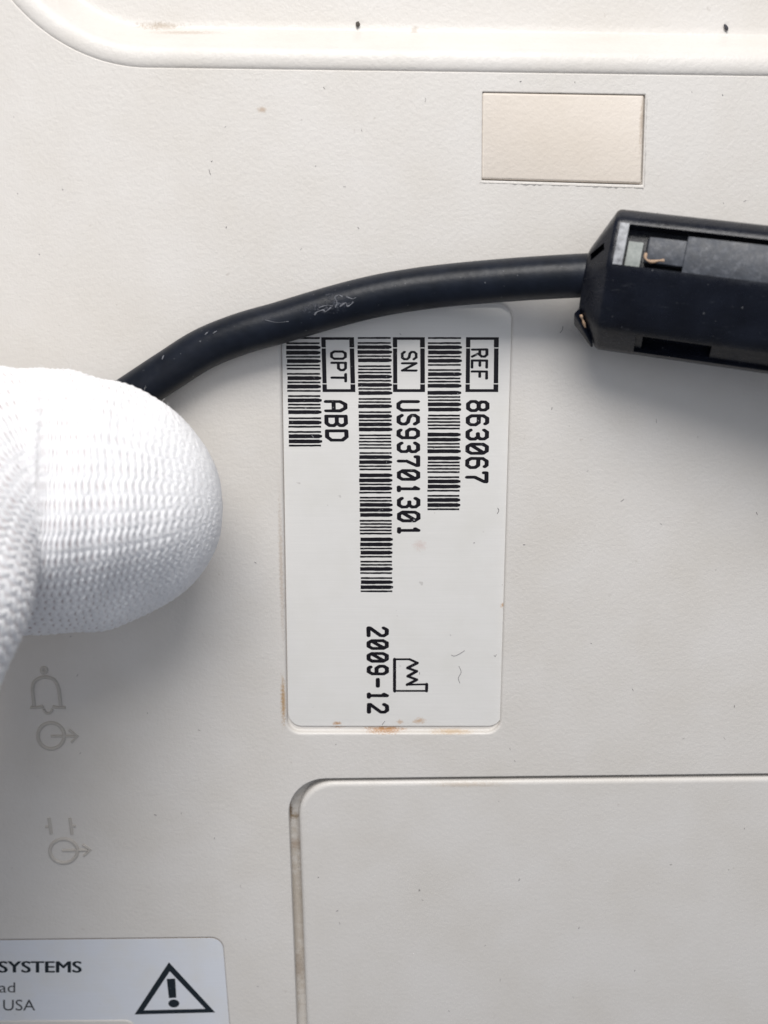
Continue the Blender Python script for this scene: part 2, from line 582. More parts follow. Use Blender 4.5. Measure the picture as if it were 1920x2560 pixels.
def sym_box(l, r, t, b, sh):
    ink = Ink(ZL)
    X = lambda x, y: x + sh * (y - t) / (b - t)
    def rect(xa, xb, ya, yb):
        ink.poly([P(X(xa, ya), ya, ZL).to_2d(), P(X(xb, ya), ya, ZL).to_2d(), P(X(xb, yb), yb, ZL).to_2d(), P(X(xa, yb), yb, ZL).to_2d()])
    k1, k2 = t + (b - t) * 0.195, t + (b - t) * 0.85
    rect(l, r, t, t + 6.6)
    rect(l, r, b - 7.2, b)
    for xa, xb in ((l, l + 11), (r - 12, r)):
        rect(xa, xb, t, k1 - 1.2)
        rect(xa + 0.4, xb - 0.2, k1 + 1.2, k2 - 1.2)
        rect(xa, xb, k2 + 1.2, b)
    return ink.build('symbol_box', M_ink, serial)
sym_box(1165, 1247, 843, 980, -1.5)
sym_box(982, 1062, 843, 980, 0.5)
sym_box(803, 885, 843, 980, 3.5)

ink = Ink(ZL)
fx = lambda x, y: (860 + x / 4.1475, 1500 + y / 4.1475)
fac = [(524, 945), (524, 614), (680, 614), (762, 652), (657, 704), (755, 738), (660, 790), (757, 826), (652, 878), (858, 873), (856, 942), (524, 942)]
wid = [33, 20, 24, 30, 26, 30, 26, 28, 20, 32, 19]
for (a, b, w) in zip(fac, fac[1:], wid):
    sc = [(a[0] / w, a[1] / w), (b[0] / w, b[1] / w)]
    for pl in stroke_polys(sc, 1.0, 4):
        ink.poly([P(*fx(u * w, v * w), ZL).to_2d() for u, v in pl])
ink.build('factory_symbol', M_ink, serial)

# warning triangle and lettering of the lower label
ax = lambda x, y: P(x / 2.676, 2300 + y / 2.676, ZA).to_2d()
ink = Ink(ZA)
o3 = [(1130, 282), (1440, 618), (900, 632)]
i3 = [(1136, 343), (1374, 594), (962, 604)]
for i in range(3):
    j = (i + 1) % 3
    ink.poly([ax(*o3[i]), ax(*o3[j]), ax(*i3[j]), ax(*i3[i])])
ink.poly([ax(1115, 394), ax(1172, 391), ax(1180, 519), ax(1130, 522)])
ink.poly([ax(1163 + 37 * math.cos(t), 558 + 27 * math.sin(t)) for t in [k * math.pi / 12 for k in range(24)]])
ink.build('warning_triangle', M_ink2, address)

def sans(txt, x0, x1, base, cap, bold, mat, name='printed_text'):
    cu = bpy.data.curves.new('lettering', 'FONT')
    cu.body = txt
    cu.size = 1.0
    cu.resolution_u = 4
    ob = bpy.data.objects.new('lettering', cu)
    COL.objects.link(ob)
    dg = bpy.context.evaluated_depsgraph_get()
    me = bpy.data.meshes.new_from_object(ob.evaluated_get(dg))
    bpy.data.objects.remove(ob)
    xs = [v.co.x for v in me.vertices]
    mx, Mx, my = min(xs), max(xs), max(v.co.y for v in me.vertices)
    verts, faces = [], []
    shifts = [(-bold, 0), (-bold / 3, 0.3), (bold / 3, -0.3), (bold, 0)] if bold else [(0, 0)]
    for k, (dx, dy) in enumerate(shifts):
        n0 = len(verts)
        for v in me.vertices:
            q = P(x0 + (x1 - x0) * (v.co.x - mx) / (Mx - mx) + dx, base + (cap - base) * v.co.y / my + dy, ZA)
            verts.append((q.x * S, q.y * S, (ZA + 0.012 + 0.001 * k) * S))
        faces += [tuple(n0 + i for i in p.vertices) for p in me.polygons]
    out = bpy.data.meshes.new(name)
    out.from_pydata(verts, [], faces)
    return link(name, out, mat, address)
sans('SYSTEMS', -3, 203, 2431, 2403, 1.7, M_ink2)
sans('ad', -2, 38, 2481, 2456, 0.0, M_ink3)
sans('USA', 8, 88, 2526, 2499, 0.0, M_ink3)

# a rounded frame line near the foot of the lower label (edge of a second inlay)
bm = bmesh.new()
inl = px_quad((-300, 2553), (338, 2549), (350, 2700), (-300, 2700), ZA)
loft(bm, inl, 1.2, [(0.0, ZA - 0.02), (0.03, ZA + 0.05), (0.10, ZA + 0.10), (0.25, ZA + 0.12)])
bmesh.ops.recalc_face_normals(bm, faces=bm.faces)
from_bm('inlay', bm, M_panel, address, sharp=60)

# ------------------------------------------------------------------ moulded symbols
M_sym = plastic('shaded_symbol_plastic', (0.52, 0.49, 0.45), (), 0.45, 0.6)  # casing colour darkened to put relief shading into the raised lines
def ridge(bm, path, w, h, closed=False):
    """a low rounded moulded line along a path (mm)"""
    n = len(path)
    w = w * 1.2
    prof = [(-0.5, -0.03), (-0.40, 0.55 * h), (-0.2, 0.95 * h), (0.2, 0.95 * h), (0.40, 0.55 * h), (0.5, -0.03)]
    rows = []
    for i in range(n):
        if closed:
            t = path[(i + 1) % n] - path[i - 1]
        else:
            t = path[min(i + 1, n - 1)] - path[max(i - 1, 0)]
        t.normalize()
        nr = Vector((-t.y, t.x))
        rows.append([bm.verts.new((path[i].x + nr.x * a * w, path[i].y + nr.y * a * w, b)) for a, b in prof])
    m = n if closed else n - 1
    for i in range(m):
        A, B = rows[i], rows[(i + 1) % n]
        for k in range(len(prof) - 1):
            bm.faces.new((A[k], A[k + 1], B[k + 1], B[k]))
    if not closed:
        bm.faces.new(rows[0]); bm.faces.new(list(reversed(rows[-1])))
sx = lambda x, y: P(x / 3.95, 1640 + y / 3.95).to_2d()
def smooth_path(pts, n=8):
    out = []
    for i in range(len(pts) - 1):
        p0, p1, p2, p3 = pts[max(i - 1, 0)], pts[i], pts[i + 1], pts[min(i + 2, len(pts) - 1)]
        for k in range(n):
            t = k / n
            out.append(tuple(0.5 * ((2 * p1[d]) + (-p0[d] + p2[d]) * t + (2 * p0[d] - 5 * p1[d] + 4 * p2[d] - p3[d]) * t * t + (-p0[d] + 3 * p1[d] - 3 * p2[d] + p3[d]) * t ** 3) for d in range(len(p1))))
    out.append(tuple(pts[-1]))
    return out
def ell(cx, cy, rx, ry, a0=0, a1=360, n=40):
    return [sx(cx + rx * math.cos(math.radians(a0 + (a1 - a0) * k / n)), cy + ry * math.sin(math.radians(a0 + (a1 - a0) * k / n))) for k in range(n + (0 if a1 - a0 == 360 else 1))]
H = 0.17
def sym_done(bm, name, label):
    bmesh.ops.recalc_face_normals(bm, faces=bm.faces)
    o = from_bm(name, bm, M_sym, root, sharp=70)
    o['label'] = label
bm = bmesh.new()
ridge(bm, [sx(*p) for p in smooth_path([(335, 490), (330, 420), (322, 320), (345, 250), (430, 208), (530, 232), (578, 320), (592, 420), (600, 490)])], 0.34, H)
ridge(bm, [sx(300, 508), sx(360, 508), sx(430, 500)], 0.30, H)
ridge(bm, [sx(520, 500), sx(580, 508), sx(648, 508)], 0.30, H)
ridge(bm, ell(476, 522, 40, 44, 0, 180, 14), 0.26, H)
ridge(bm, ell(435, 140, 24, 26), 0.36, H * 0.8, True)
sym_done(bm, 'bell_symbol', 'bell outline moulded in the cream plastic')
def out_arrow(cx, cy, rx, ry, l0, l1, head, label):
    bm = bmesh.new()
    ridge(bm, ell(cx, cy, rx, ry), 0.36, H, True)
    ridge(bm, [sx(*l0), sx(*l1)], 0.27, H * 0.9)
    ridge(bm, [sx(*p) for p in head], 0.27, H * 0.9)
    sym_done(bm, 'output_symbol', label)
out_arrow(505, 788, 130, 128, (505, 790), (735, 790), [(682, 728), (766, 792), (708, 852)], 'circle with outgoing arrow moulded under the bell')
out_arrow(630, 1925, 136, 118, (615, 1920), (865, 1915), [(815, 1862), (895, 1915), (828, 1972)], 'circle with outgoing arrow moulded under two short bars')
bm = bmesh.new()
ridge(bm, [sx(483, 1598), sx(495, 1670), sx(506, 1755)], 0.32, H)
ridge(bm, [sx(450, 1688), sx(490, 1684)], 0.26, H * 0.8)
ridge(bm, [sx(690, 1600), sx(700, 1675), sx(712, 1758)], 0.32, H)
ridge(bm, [sx(705, 1680), sx(748, 1678)], 0.26, H * 0.8)
sym_done(bm, 'contact_symbol', 'two short upright bars moulded in the cream plastic')

# ------------------------------------------------------------------ cable with plug
plug_root = empty('connector_cable', (0, 0, 0), 'black rubber cable ending in a worn black plastic plug, crossing the label', 'cable')

def rubber():
    m = NT('black_rubber')
    nz = m.noise(2.2, 5, 0.75)
    c = m.mix(m.rng(m.noise(0.5, 4), 0.35, 0.7), (0.004, 0.006, 0.011), (0.008, 0.011, 0.019))
    dust = m.rng(m.noise(3.0, 2, 0.5), 0.735, 0.78)
    c = m.mix(m.mth('MULTIPLY', dust, 0.5), c, (0.22, 0.23, 0.25))
    cs = P(838, 752, 4)
    sc = m.mth('MULTIPLY', m.spot((cs.x, cs.y), (1.5, 0.95), 0.9, nz), m.rng(m.noise(2.0, 6, 0.8, dist=1.6), 0.53, 0.60))
    cs = P(800, 772, 4)
    sc2 = m.mth('MULTIPLY', m.spot((cs.x, cs.y), (2.3, 0.5), 0.9, nz), m.rng(m.noise(3.4, 5, 0.8), 0.5, 0.6))
    w = m.mth('MAXIMUM', sc, sc2)
    c = m.mix(m.mth('MULTIPLY', w, 0.32), c, (0.30, 0.31, 0.36))
    m.set(Base_Color=c, Roughness=m.mth('ADD', m.rng(nz, 0.3, 0.7, 0.30, 0.44), m.mth('MULTIPLY', w, 0.3)))
    h = m.mth('ADD', m.noise(1.1, 4, 0.6), m.mth('MULTIPLY', w, 0.9))
    m.b.inputs['Specular IOR Level'].default_value = 0.24
    m.bump(h, 0.05, 0.6)
    return m.m
M_rubber = rubber()

def tube(name, pts, rad, mat, parent, nseg=24, sub=8, wob=0.0):
    path = [Vector(p) for p in smooth_path(pts, sub)]
    bm = bmesh.new()
    rows = []
    up = Vector((0, 0, 1))
    for i, p in enumerate(path):
        t = (path[min(i + 1, len(path) - 1)] - path[max(i - 1, 0)]).normalized()
        b = t.cross(up).normalized()
        n = b.cross(t).normalized()
        r = rad[i * (len(rad) - 1) // (len(path) - 1)] if isinstance(rad, list) else rad
        r *= 1 + wob * math.sin(i * 0.9) * 0.5
        rows.append([bm.verts.new(p + (b * math.cos(a) + n * math.sin(a)) * r) for a in [2 * math.pi * k / nseg for k in range(nseg)]])
    for A, B in zip(rows, rows[1:]):
        bridge(bm, A, B)
    bm.faces.new(rows[0]); bm.faces.new(list(reversed(rows[-1])))
    bmesh.ops.recalc_face_normals(bm, faces=bm.faces)
    return from_bm(name, bm, mat, parent, sharp=60)

RC = 1.93
cl = [(-500, 1530, 2.0), (-250, 1365, 2.0), (-60, 1241, 2.0), (120, 1124, 2.0), (240, 1046, 2.0), (327, 989, 2.0), (423, 926, 2.0), (510, 872, 2.0), (605, 834, 2.1), (700, 807, 2.2), (796, 778, 2.3), (891, 752, 2.4),
      (985, 732, 2.6), (1105, 715, 3.0), (1260, 701, 3.9), (1380, 693, 4.6), (1490, 688, 5.3), (1560, 690, 5.7)]
tube('cord', [tuple(P(*c)) for c in cl], RC, M_rubber, plug_root, 32, 10)

# torn flakes of rubber on the upper side of the cord
M_scuff = NT('chafed_rubber')
M_scuff.set(Base_Color=M_scuff.mix(M_scuff.noise(3.0, 4), (0.03, 0.032, 0.04), (0.26, 0.27, 0.30)), Roughness=0.6)
M_scuff = M_scuff.m
cl3 = [P(*c) for c in smooth_path(cl, 12)]
def on_cord(px, py):
    p = P(px, py, 3.9)
    c = min(cl3, key=lambda q: (q.x - p.x) ** 2 + (q.y - p.y) ** 2)
    o = math.hypot(p.x - c.x, p.y - c.y)
    z = c.z + math.sqrt(max(0.05, (RC + 0.01) ** 2 - o * o))
    p = P(px, py, z)
    return (p.x, p.y, z)
for sc, r in (([(784, 786), (793, 778), (806, 776), (815, 779), (826, 770)], 0.06), ([(836, 768), (842, 757), (838, 744), (846, 738), (855, 741)], 0.05),
              ([(852, 769), (862, 758), (866, 766), (878, 764), (884, 754)], 0.06), ([(800, 771), (818, 762), (830, 766)], 0.035), ([(866, 742), (880, 748), (890, 744)], 0.04),
              ([(664, 800), (690, 806), (724, 804)], 0.025), ([(512, 838), (520, 830)], 0.05), ([(533, 835), (540, 829)], 0.04), ([(403, 900), (409, 888)], 0.05)):
    tube('scuff', [on_cord(q[0] + random.uniform(-3, 3), q[1] + random.uniform(-2, 2)) for q in sc], r * 0.9, M_scuff, plug_root, 6, 4, 0.9)

# plug: faceted housing; local axes u (along, to the right), v (across, up the picture), w (up)
M_plug = NT('black_plastic')
nz = M_plug.noise(1.3, 5, 0.7)
cc = M_plug.mix(M_plug.rng(M_plug.noise(0.35, 4), 0.35, 0.7), (0.003, 0.004, 0.008), (0.007, 0.009, 0.016))
cc = M_plug.mix(M_plug.mth('MULTIPLY', M_plug.rng(M_plug.noise(2.4, 2, 0.5), 0.735, 0.78), 0.6), cc, (0.25, 0.25, 0.26))
cc = M_plug.mix(M_plug.mth('MULTIPLY', M_plug.rng(M_plug.noise(0.9, 6, 0.8, stretch=(0.3, 2.0, 1)), 0.60, 0.72), 0.35), cc, (0.09, 0.095, 0.105))
M_plug.set(Base_Color=cc, Roughness=M_plug.rng(nz, 0.3, 0.7, 0.22, 0.38))
M_plug.b.inputs['Specular IOR Level'].default_value = 0.30
M_plug.bump(M_plug.noise(2.6, 4, 0.6), 0.05, 0.5)
M_plug = M_plug.m
M_blade = NT('blue_grey_latch')
nz = M_blade.noise(1.1, 5, 0.7)
cc = M_blade.mix(M_blade.rng(nz, 0.35, 0.7), (0.016, 0.020, 0.029), (0.038, 0.045, 0.060))
pb = P(1708, 632, 11)
cc = M_blade.mix(M_blade.mth('MULTIPLY', M_blade.rng(M_blade.noise(1.6, 5, 0.75), 0.50, 0.66), 0.25), cc, (0.22, 0.23, 0.26))
M_blade.set(Base_Color=cc, Roughness=M_blade.rng(nz, 0.3, 0.7, 0.34, 0.55))
M_blade.b.inputs['Specular IOR Level'].default_value = 0.38
M_blade.bump(M_blade.noise(1.5, 4), 0.05, 0.5)
M_blade = M_blade.m
M_edge = NT('scuffed_grey_plastic')
M_edge.set(Base_Color=M_edge.mix(M_edge.rng(M_edge.noise(2.0, 5, 0.8), 0.35, 0.65), (0.13, 0.135, 0.145), (0.40, 0.41, 0.43)), Roughness=0.5)
M_edge = M_edge.m
M_chip = NT('pale_green_grey_film')
M_chip.set(Base_Color=M_chip.mix(M_chip.rng(M_chip.noise(1.6, 5, 0.75), 0.35, 0.65), (0.20, 0.22, 0.21), (0.33, 0.35, 0.33)), Roughness=0.6)
M_chip = M_chip.m
M_crumb = NT('brown_residue')
M_crumb.set(Base_Color=M_crumb.mix(M_crumb.noise(2.5, 3), (0.30, 0.19, 0.11), (0.50, 0.36, 0.26)), Roughness=0.7)
M_crumb = M_crumb.m
M_dark = NT('matt_black_cavity'); M_dark.set(Base_Color=(0.006, 0.006, 0.007), Roughness=0.85); M_dark = M_dark.m

ZR = 9.6                                       # height of the ridge at the plug's cable end
O3 = P(1518, 666, ZR)                           # ridge point where cap meets body
R3 = P(1920, 716, ZR + 3.6)                     # the ridge rises slightly to the right
U = (R3 - O3).normalized()
V = Vector((0, 0, 1)).cross(U).normalized()
Wv = U.cross(V).normalized()
def L(u, v, w):
    return O3 + U * u + V * v + Wv * w
# cross-section (v, w) relative to the ridge line
SEC = [(4.95, -2.3), (4.1, -1.05), (0.0, 0.0), (-4.9, -1.6), (-7.3, -4.6), (-7.2, -7.2), (-5.0, -9.2), (2.5, -9.2), (4.9, -7.0)]
def round_sec(sec, r=0.8, seg=5):
    pts = [Vector(p) for p in sec]
    n = len(pts); out = []
    for i in range(n):
        p, a, b = pts[i], pts[i - 1], pts[(i + 1) % n]
        da, db = (a - p).normalized(), (b - p).normalized()
        rr = min(r, (a - p).length * 0.4, (b - p).length * 0.4)
        s, e = p + da * rr, p + db * rr
        for k in range(seg + 1):
            t = k / seg
            out.append((s * (1 - t) ** 2 + p * 2 * t * (1 - t) + e * t * t))
    return out
rs = round_sec(SEC)
bm = bmesh.new()
LEN = 62.0
CV, CW = -0.9, -4.0                              # where the cord enters, in section axes
def sec_ring(u, k, skew=0.0):
    b = -1.25 * (1 - k) / (1 - 0.514)            # the taper leans towards the lower side
    return [bm.verts.new(L(u, b + p.x * k, CW + (p.y - CW) * k)) for p in rs]
spec = [(-2.0, 0.500), (-1.9, 0.535), (-0.12, 0.975), (0.10, 0.995), (0.35, 1.0), (12, 1.0), (26, 1.0), (40, 1.0), (LEN - 0.4, 1.0), (LEN, 0.96)]
rings = [sec_ring(u, k) for u, k in spec]
for A, B in zip(rings, rings[1:]):
    bridge(bm, A, B)
bm.faces.new(rings[0]); bm.faces.new(list(reversed(rings[-1])))
bmesh.ops.recalc_face_normals(bm, faces=bm.faces)
body = from_bm('plug_housing', bm, M_plug, plug_root, sharp=24)

def cutter(pts8):
    bm = bmesh.new()
    vs = [bm.verts.new(p) for p in pts8]
    for f in ((0, 1, 2, 3), (7, 6, 5, 4), (0, 4, 5, 1), (1, 5, 6, 2), (2, 6, 7, 3), (3, 7, 4, 0)):
        bm.faces.new([vs[i] for i in f])
    bmesh.ops.recalc_face_normals(bm, faces=bm.faces)
    return from_bm('cutter', bm, None, None, smooth=False)
def facet(u, t, h, A, B):
    """point on the facet A->B of the section at fraction t, raised by h along its normal"""
    a, b = Vector(A), Vector(B)
    p = a + (b - a) * t
    d = (b - a).normalized()
    n = Vector((-d.y, d.x))
    if n.y < 0:
        n = -n
    return L(u, p.x + n.x * h, p.y + n.y * h)
F2 = ((4.1, -1.05), (0.0, 0.0))
F3 = ((0.0, 0.0), (-4.9, -1.6))
F4 = ((-4.9, -1.6), (-7.3, -4.6))
def fbox(F, u0, u1, t0, t1, h0, h1, du=0.0):
    return [facet(u0, t0, h0, *F), facet(u1, t0, h0, *F), facet(u1, t1, h0, *F), facet(u0, t1, h0, *F),
            facet(u0 + du, t0, h1, *F), facet(u1, t0, h1, *F), facet(u1, t1, h1, *F), facet(u0 + du, t1, h1, *F)]
cuts = [cutter(fbox(F2, 1.15, 46.0, 0.10, 0.93, -1.5, 0.6)),
        cutter(fbox(F4, 3.3, 58.0, 0.20, 0.86, -0.32, 0.8)),
        cutter(fbox(F4, 3.9, 9.8, 0.34, 0.80, -1.3, 0.82)),
        ]
# notch in the end cap above the cord
n0 = [L(-1.75, 0.9, -2.6), L(-0.7, 1.95, -1.75), L(-0.55, 1.4, -1.55), L(-1.6, 0.35, -2.45)]
cuts.append(cutter([p - Wv * 0.7 for p in n0] + [p + Wv * 1.4 for p in n0]))
dg = bpy.context.evaluated_depsgraph_get()
for c in cuts:
    md = body.modifiers.new('cut', 'BOOLEAN')
    md.operation = 'DIFFERENCE'
    md.object = c
    md.solver = 'EXACT'
dg = bpy.context.evaluated_depsgraph_get()
dg.update()
me2 = bpy.data.meshes.new_from_object(body.evaluated_get(dg))
old = body.data
body.modifiers.clear()
body.data = me2
me2.set_sharp_from_angle(angle=math.radians(24))
for c in cuts:
    bpy.data.objects.remove(c)
me2.name = 'plug_housing'

def box8(name, pts8, mat, parent, bev=0.06):
    bm = bmesh.new()
    vs = [bm.verts.new(p) for p in pts8]
    for f in ((0, 1, 2, 3), (7, 6, 5, 4), (0, 4, 5, 1), (1, 5, 6, 2), (2, 6, 7, 3), (3, 7, 4, 0)):
        bm.faces.new([vs[i] for i in f])
    bmesh.ops.recalc_face_normals(bm, faces=bm.faces)
    if bev:
        bmesh.ops.bevel(bm, geom=bm.edges[:] + bm.verts[:], offset=bev, segments=2, affect='EDGES', profile=0.6)
    return from_bm(name, bm, mat, parent, sharp=40)

box8('window_end_wall', fbox(F2, 0.38, 1.18, 0.09, 0.94, -0.5, 0.05), M_edge, body, 0.05)
box8('contact_film', fbox(F2, 1.35, 2.6, 0.40, 0.92, -1.45, -0.55), M_chip, body, 0.05)
latch = box8('latch_plate', fbox(F2, 6.1, 44.0, 0.20, 0.965, -0.75, -0.10), M_blade, body, 0.10)
box8('latch_tongue', fbox(F2, 2.85, 6.15, 0.28, 0.80, -1.15, -0.32, 0.15), M_blade, body, 0.12)
def lump(name, path, r, mat, parent):
    return tube(name, path, r, mat, parent, 8, 4, 0.7)
lump('residue', [tuple(facet(u, t, h, *F2)) for u, t, h in ((2.95, 0.62, -0.35), (3.0, 0.73, -0.3), (3.5, 0.78, -0.28), (4.1, 0.74, -0.3), (4.5, 0.72, -0.4))], 0.12, M_crumb, body)
# loose flap at the lower side of the end cap, with a crumb caught behind it
A1, A2, A3, A4 = L(-2.0, -3.75, -2.8), L(-2.0, -5.0, -4.3), L(0, -7.3, -4.6), L(0, -4.9, -1.6)
fn = (A2 - A1).cross(A4 - A1).normalized()
if fn.dot(-U - V) < 0:
    fn = -fn
fl = [A1.lerp(A4, 0.02), A2, A2.lerp(A3, 0.86), A1.lerp(A4, 0.10).lerp(A3, 0.80)]
box8('strain_flap', [p + fn * 0.04 for p in fl] + [fl[0] + fn * 0.55 - V * 0.2, fl[1] + fn * 0.50, fl[2] + fn * 0.28, fl[3] + fn * 0.28], M_plug, body, 0.05)
lump('residue', [tuple(A1.lerp(A4, 0.12).lerp(A3, t) + fn * 0.22) for t in (0.10, 0.18, 0.28, 0.40)], 0.11, M_crumb, body)

# ------------------------------------------------------------------ gloved hand
def glove_mat():
    m = NT('white_knit_cotton')
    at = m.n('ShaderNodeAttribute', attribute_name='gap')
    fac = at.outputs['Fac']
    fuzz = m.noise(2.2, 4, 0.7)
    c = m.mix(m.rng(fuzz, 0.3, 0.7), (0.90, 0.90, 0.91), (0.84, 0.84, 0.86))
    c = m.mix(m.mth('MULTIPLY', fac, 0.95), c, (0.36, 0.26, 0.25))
    m.set(Base_Color=c, Roughness=0.85)
    m.b.inputs['Specular IOR Level'].default_value = 0.15
    m.b.inputs['Sheen Weight'].default_value = 0.15
    m.b.inputs['Subsurface Weight'].default_value = 0.25
    m.b.inputs['Subsurface Radius'].default_value = (1, 1, 1)
    m.b.inputs['Subsurface Scale'].default_value = 0.0006
    m.bump(m.noise(7.0, 4, 0.8), 0.06, 0.7)
    return m.m
M_glove = glove_mat()

def catmull(K, n):
    K = np.array(K, float)
    out = []
    for i in range(len(K) - 1):
        p0, p1, p2, p3 = K[max(i - 1, 0)], K[i], K[i + 1], K[min(i + 2, len(K) - 1)]
        for t in np.linspace(0, 1, n, endpoint=False):
            out.append(0.5 * (2 * p1 + (-p0 + p2) * t + (2 * p0 - 5 * p1 + 4 * p2 - p3) * t * t + (-p0 + 3 * p1 - 3 * p2 + p3) * t ** 3))
    out.append(K[-1])
    return np.array(out)

def knit_sweep(keys, step, nphi, tip_len, knit=True, su=0.60, wales=54, sec=None):
    """keys: rows of x, y, z, ry (across), rz (up) in mm. Returns verts, faces, gap"""
    C = catmull(keys, 60)
    seg = np.linalg.norm(np.diff(C[:, :3], axis=0), axis=1)
    s = np.concatenate([[0], np.cumsum(seg)])
    Ltot = s[-1]
    # closer rings at the tip
    S_ = np.concatenate([np.array([0.004, 0.03, 0.08, 0.16, 0.27]), np.arange(0.4, Ltot, step)])
    Q = np.stack([np.interp(S_, s, C[:, k]) for k in range(5)], 1)
    M = len(S_)
    kern = np.exp(-0.5 * (np.arange(-110, 111) / 40.0) ** 2); kern /= kern.sum()
    if knit:                                   # iron kinks out of the centre line
        pad_ = np.concatenate([2 * Q[:1] - Q[110:0:-1], Q, 2 * Q[-1:] - Q[-2:-112:-1]])
        Q = np.stack([np.convolve(pad_[:, k], kern, 'valid') for k in range(5)], 1)
    T = np.gradient(Q[:, :3], axis=0)
    T /= np.linalg.norm(T, axis=1)[:, None]
    # smooth tangents a little
    Bv = np.zeros((M, 3)); Nv = np.zeros((M, 3))
    n = np.array([0, 0, 1.0])
    for i in range(M):
        n = n - T[i] * n.dot(T[i]); n /= np.linalg.norm(n)
        Nv[i] = n
        Bv[i] = np.cross(n, T[i])
    x = np.clip(1 - S_ / tip_len, 0, 1)
    prof = np.power(np.clip(1 - np.power(x, 2.15), 0, 1), 0.5)
    phi = np.linspace(0, 2 * np.pi, nphi, endpoint=False)
    PH, SS = np.meshgrid(phi, S_)
    ry, rz = (Q[:, 3] * prof)[:, None], (Q[:, 4] * prof)[:, None]
    k = np.ones_like(PH) if sec is None else sec(PH, SS)
    a = SS / su
    b = PH / (2 * np.pi) * wales
    h = np.zeros_like(PH); gap = np.zeros_like(PH)
    if knit:
        fb = b - np.floor(b)
        wob = 0.25 * np.sin(0.9 * np.floor(b) * 2.1) + 0.12 * np.sin(SS * 0.9 + PH * 3)
        leg = np.abs(fb - 0.5) * 2                    # 0 mid-wale, 1 at its borders
        ph = 2 * np.pi * (a + wob + 0.30 * leg)
        yarn = 0.5 + 0.5 * np.cos(ph)
        wale = 1 - 0.55 * np.power(leg, 6) - 0.25 * np.exp(-(leg / 0.18) ** 2)
        h = (yarn ** 0.8) * wale
        fine = np.clip(S_ / 9.0, 0.30, 1.0)[:, None]
        h = h * fine
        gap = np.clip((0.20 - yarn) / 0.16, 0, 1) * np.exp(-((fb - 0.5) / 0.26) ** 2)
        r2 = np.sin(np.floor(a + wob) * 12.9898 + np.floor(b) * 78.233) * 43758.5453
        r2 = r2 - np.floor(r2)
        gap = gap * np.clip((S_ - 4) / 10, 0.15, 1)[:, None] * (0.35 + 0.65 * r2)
        low = 0.16 * np.sin(SS * 0.33 + 2 * PH) + 0.12 * np.sin(SS * 0.71 - 3 * PH + 1) + 0.07 * np.sin(SS * 1.3 + 5 * PH)
        lower = np.clip((PH - math.radians(38)) / math.radians(30), 0, 1)
        lower = np.where(PH > math.pi, 1.0, lower)
        upper = np.clip((PH - math.radians(100)) / math.radians(35), 0, 1)
        h = h * (0.10 + 0.15 * lower - 0.13 * upper) + low * np.clip(S_ / 10, 0, 1)[:, None] + 0.03 * rng.standard_normal(PH.shape)
    X = ry * k * np.cos(PH) + h * np.cos(PH)
    Z = rz * k * np.sin(PH) + h * np.sin(PH)
    V_ = Q[:, None, :3] + X[..., None] * Bv[:, None, :] + Z[..., None] * Nv[:, None, :]
    V_ = V_.reshape(-1, 3)
    i = np.arange(M - 1)[:, None]; j = np.arange(nphi)[None, :]
    j2 = (j + 1) % nphi
    F = np.stack([i * nphi + j, i * nphi + j2, (i + 1) * nphi + j2, (i + 1) * nphi + j], -1).reshape(-1, 4)
    return V_, F, gap.reshape(-1), M, nphi

def sec_tip(PH, SS):
    up = np.arctan2(np.sin(PH - math.pi / 2), np.cos(PH - math.pi / 2))     # 0 at the top
    f = np.clip(SS / 6, 0, 1) * np.clip((40 - SS) / 12, 0, 1)
    k = 1 + f * (0.12 * np.exp(-((up - 0.0) / 0.38) ** 2))
    # flatter lower flank (towards the viewer's bottom)
    side = np.cos(PH - SEC_SIDE)
    k -= f * 0.16 * np.clip(side, 0, 1) ** 3
    # pressed flat where it meets the cable
    k -= 0.10 * np.clip(-np.sin(PH), 0, 1) ** 4
    return k
SEC_SIDE = math.radians(45)

def gk(px, py, z, ry, rz):
    p = P(px, py, z)
    return (p.x, p.y, p.z, ry, rz)
keys = [gk(556, 1266, 8.6, 12.2, 8.4), gk(420, 1271, 10.2, 12.2, 8.8), gk(250, 1276, 11.8, 12.2, 9.6), gk(80, 1278, 13.6, 12.2, 10.2),
        gk(-50, 1258, 15.3, 11.7, 10.3), gk(-145, 1236, 17.8, 10.5, 10.0), gk(-212, 1300, 21.4, 9.8, 9.8), gk(-270, 1450, 25.4, 10.0, 10.0),
        gk(-405, 1650, 30.0, 11.2, 11.2), (-58, -28, 42, 18, 18), (-86, -24, 50, 27, 24), (-118, -12, 58, 30, 22), (-160, 4, 70, 27, 20)]
hand_parts = [knit_sweep(keys, 0.075, 440, 15.5, True, sec=sec_tip)]
# the other fingers, curled beside the thumb, outside the picture
for i in range(4):
    oy = 34 - i * 17
    r = (8.6, 9.0, 8.7, 7.8)[i]
    hand_parts.append(knit_sweep([(-62, oy - 10, 10.5, r, r), (-68, oy - 4, 12, r, r), (-80, oy + 3, 20, r, r), (-86, oy + 2, 34, r * 1.1, r * 1.1), (-88, oy - 10, 48, r * 1.15, r * 1.15), (-96, oy * 0.8 - 12, 54, r * 1.2, r * 1.2), (-112, oy * 0.6 - 12, 58, r * 1.2, r * 1.2)], 0.8, 40, 9.0, False))
vs, fs, gs, off = [], [], [], 0
extra = []
for V_, F, g, M, n in hand_parts:
    vs.append(V_); fs.append(F + off); gs.append(g)
    extra.append(list(range(off, off + n)))
    extra.append(list(range(off + (M - 1) * n, off + M * n))[::-1])
    off += len(V_)
vs = np.concatenate(vs) * S; fs = np.concatenate(fs); gs = np.concatenate(gs)
me = bpy.data.meshes.new('gloved_hand')
nl = len(fs) * 4 + sum(len(e) for e in extra)
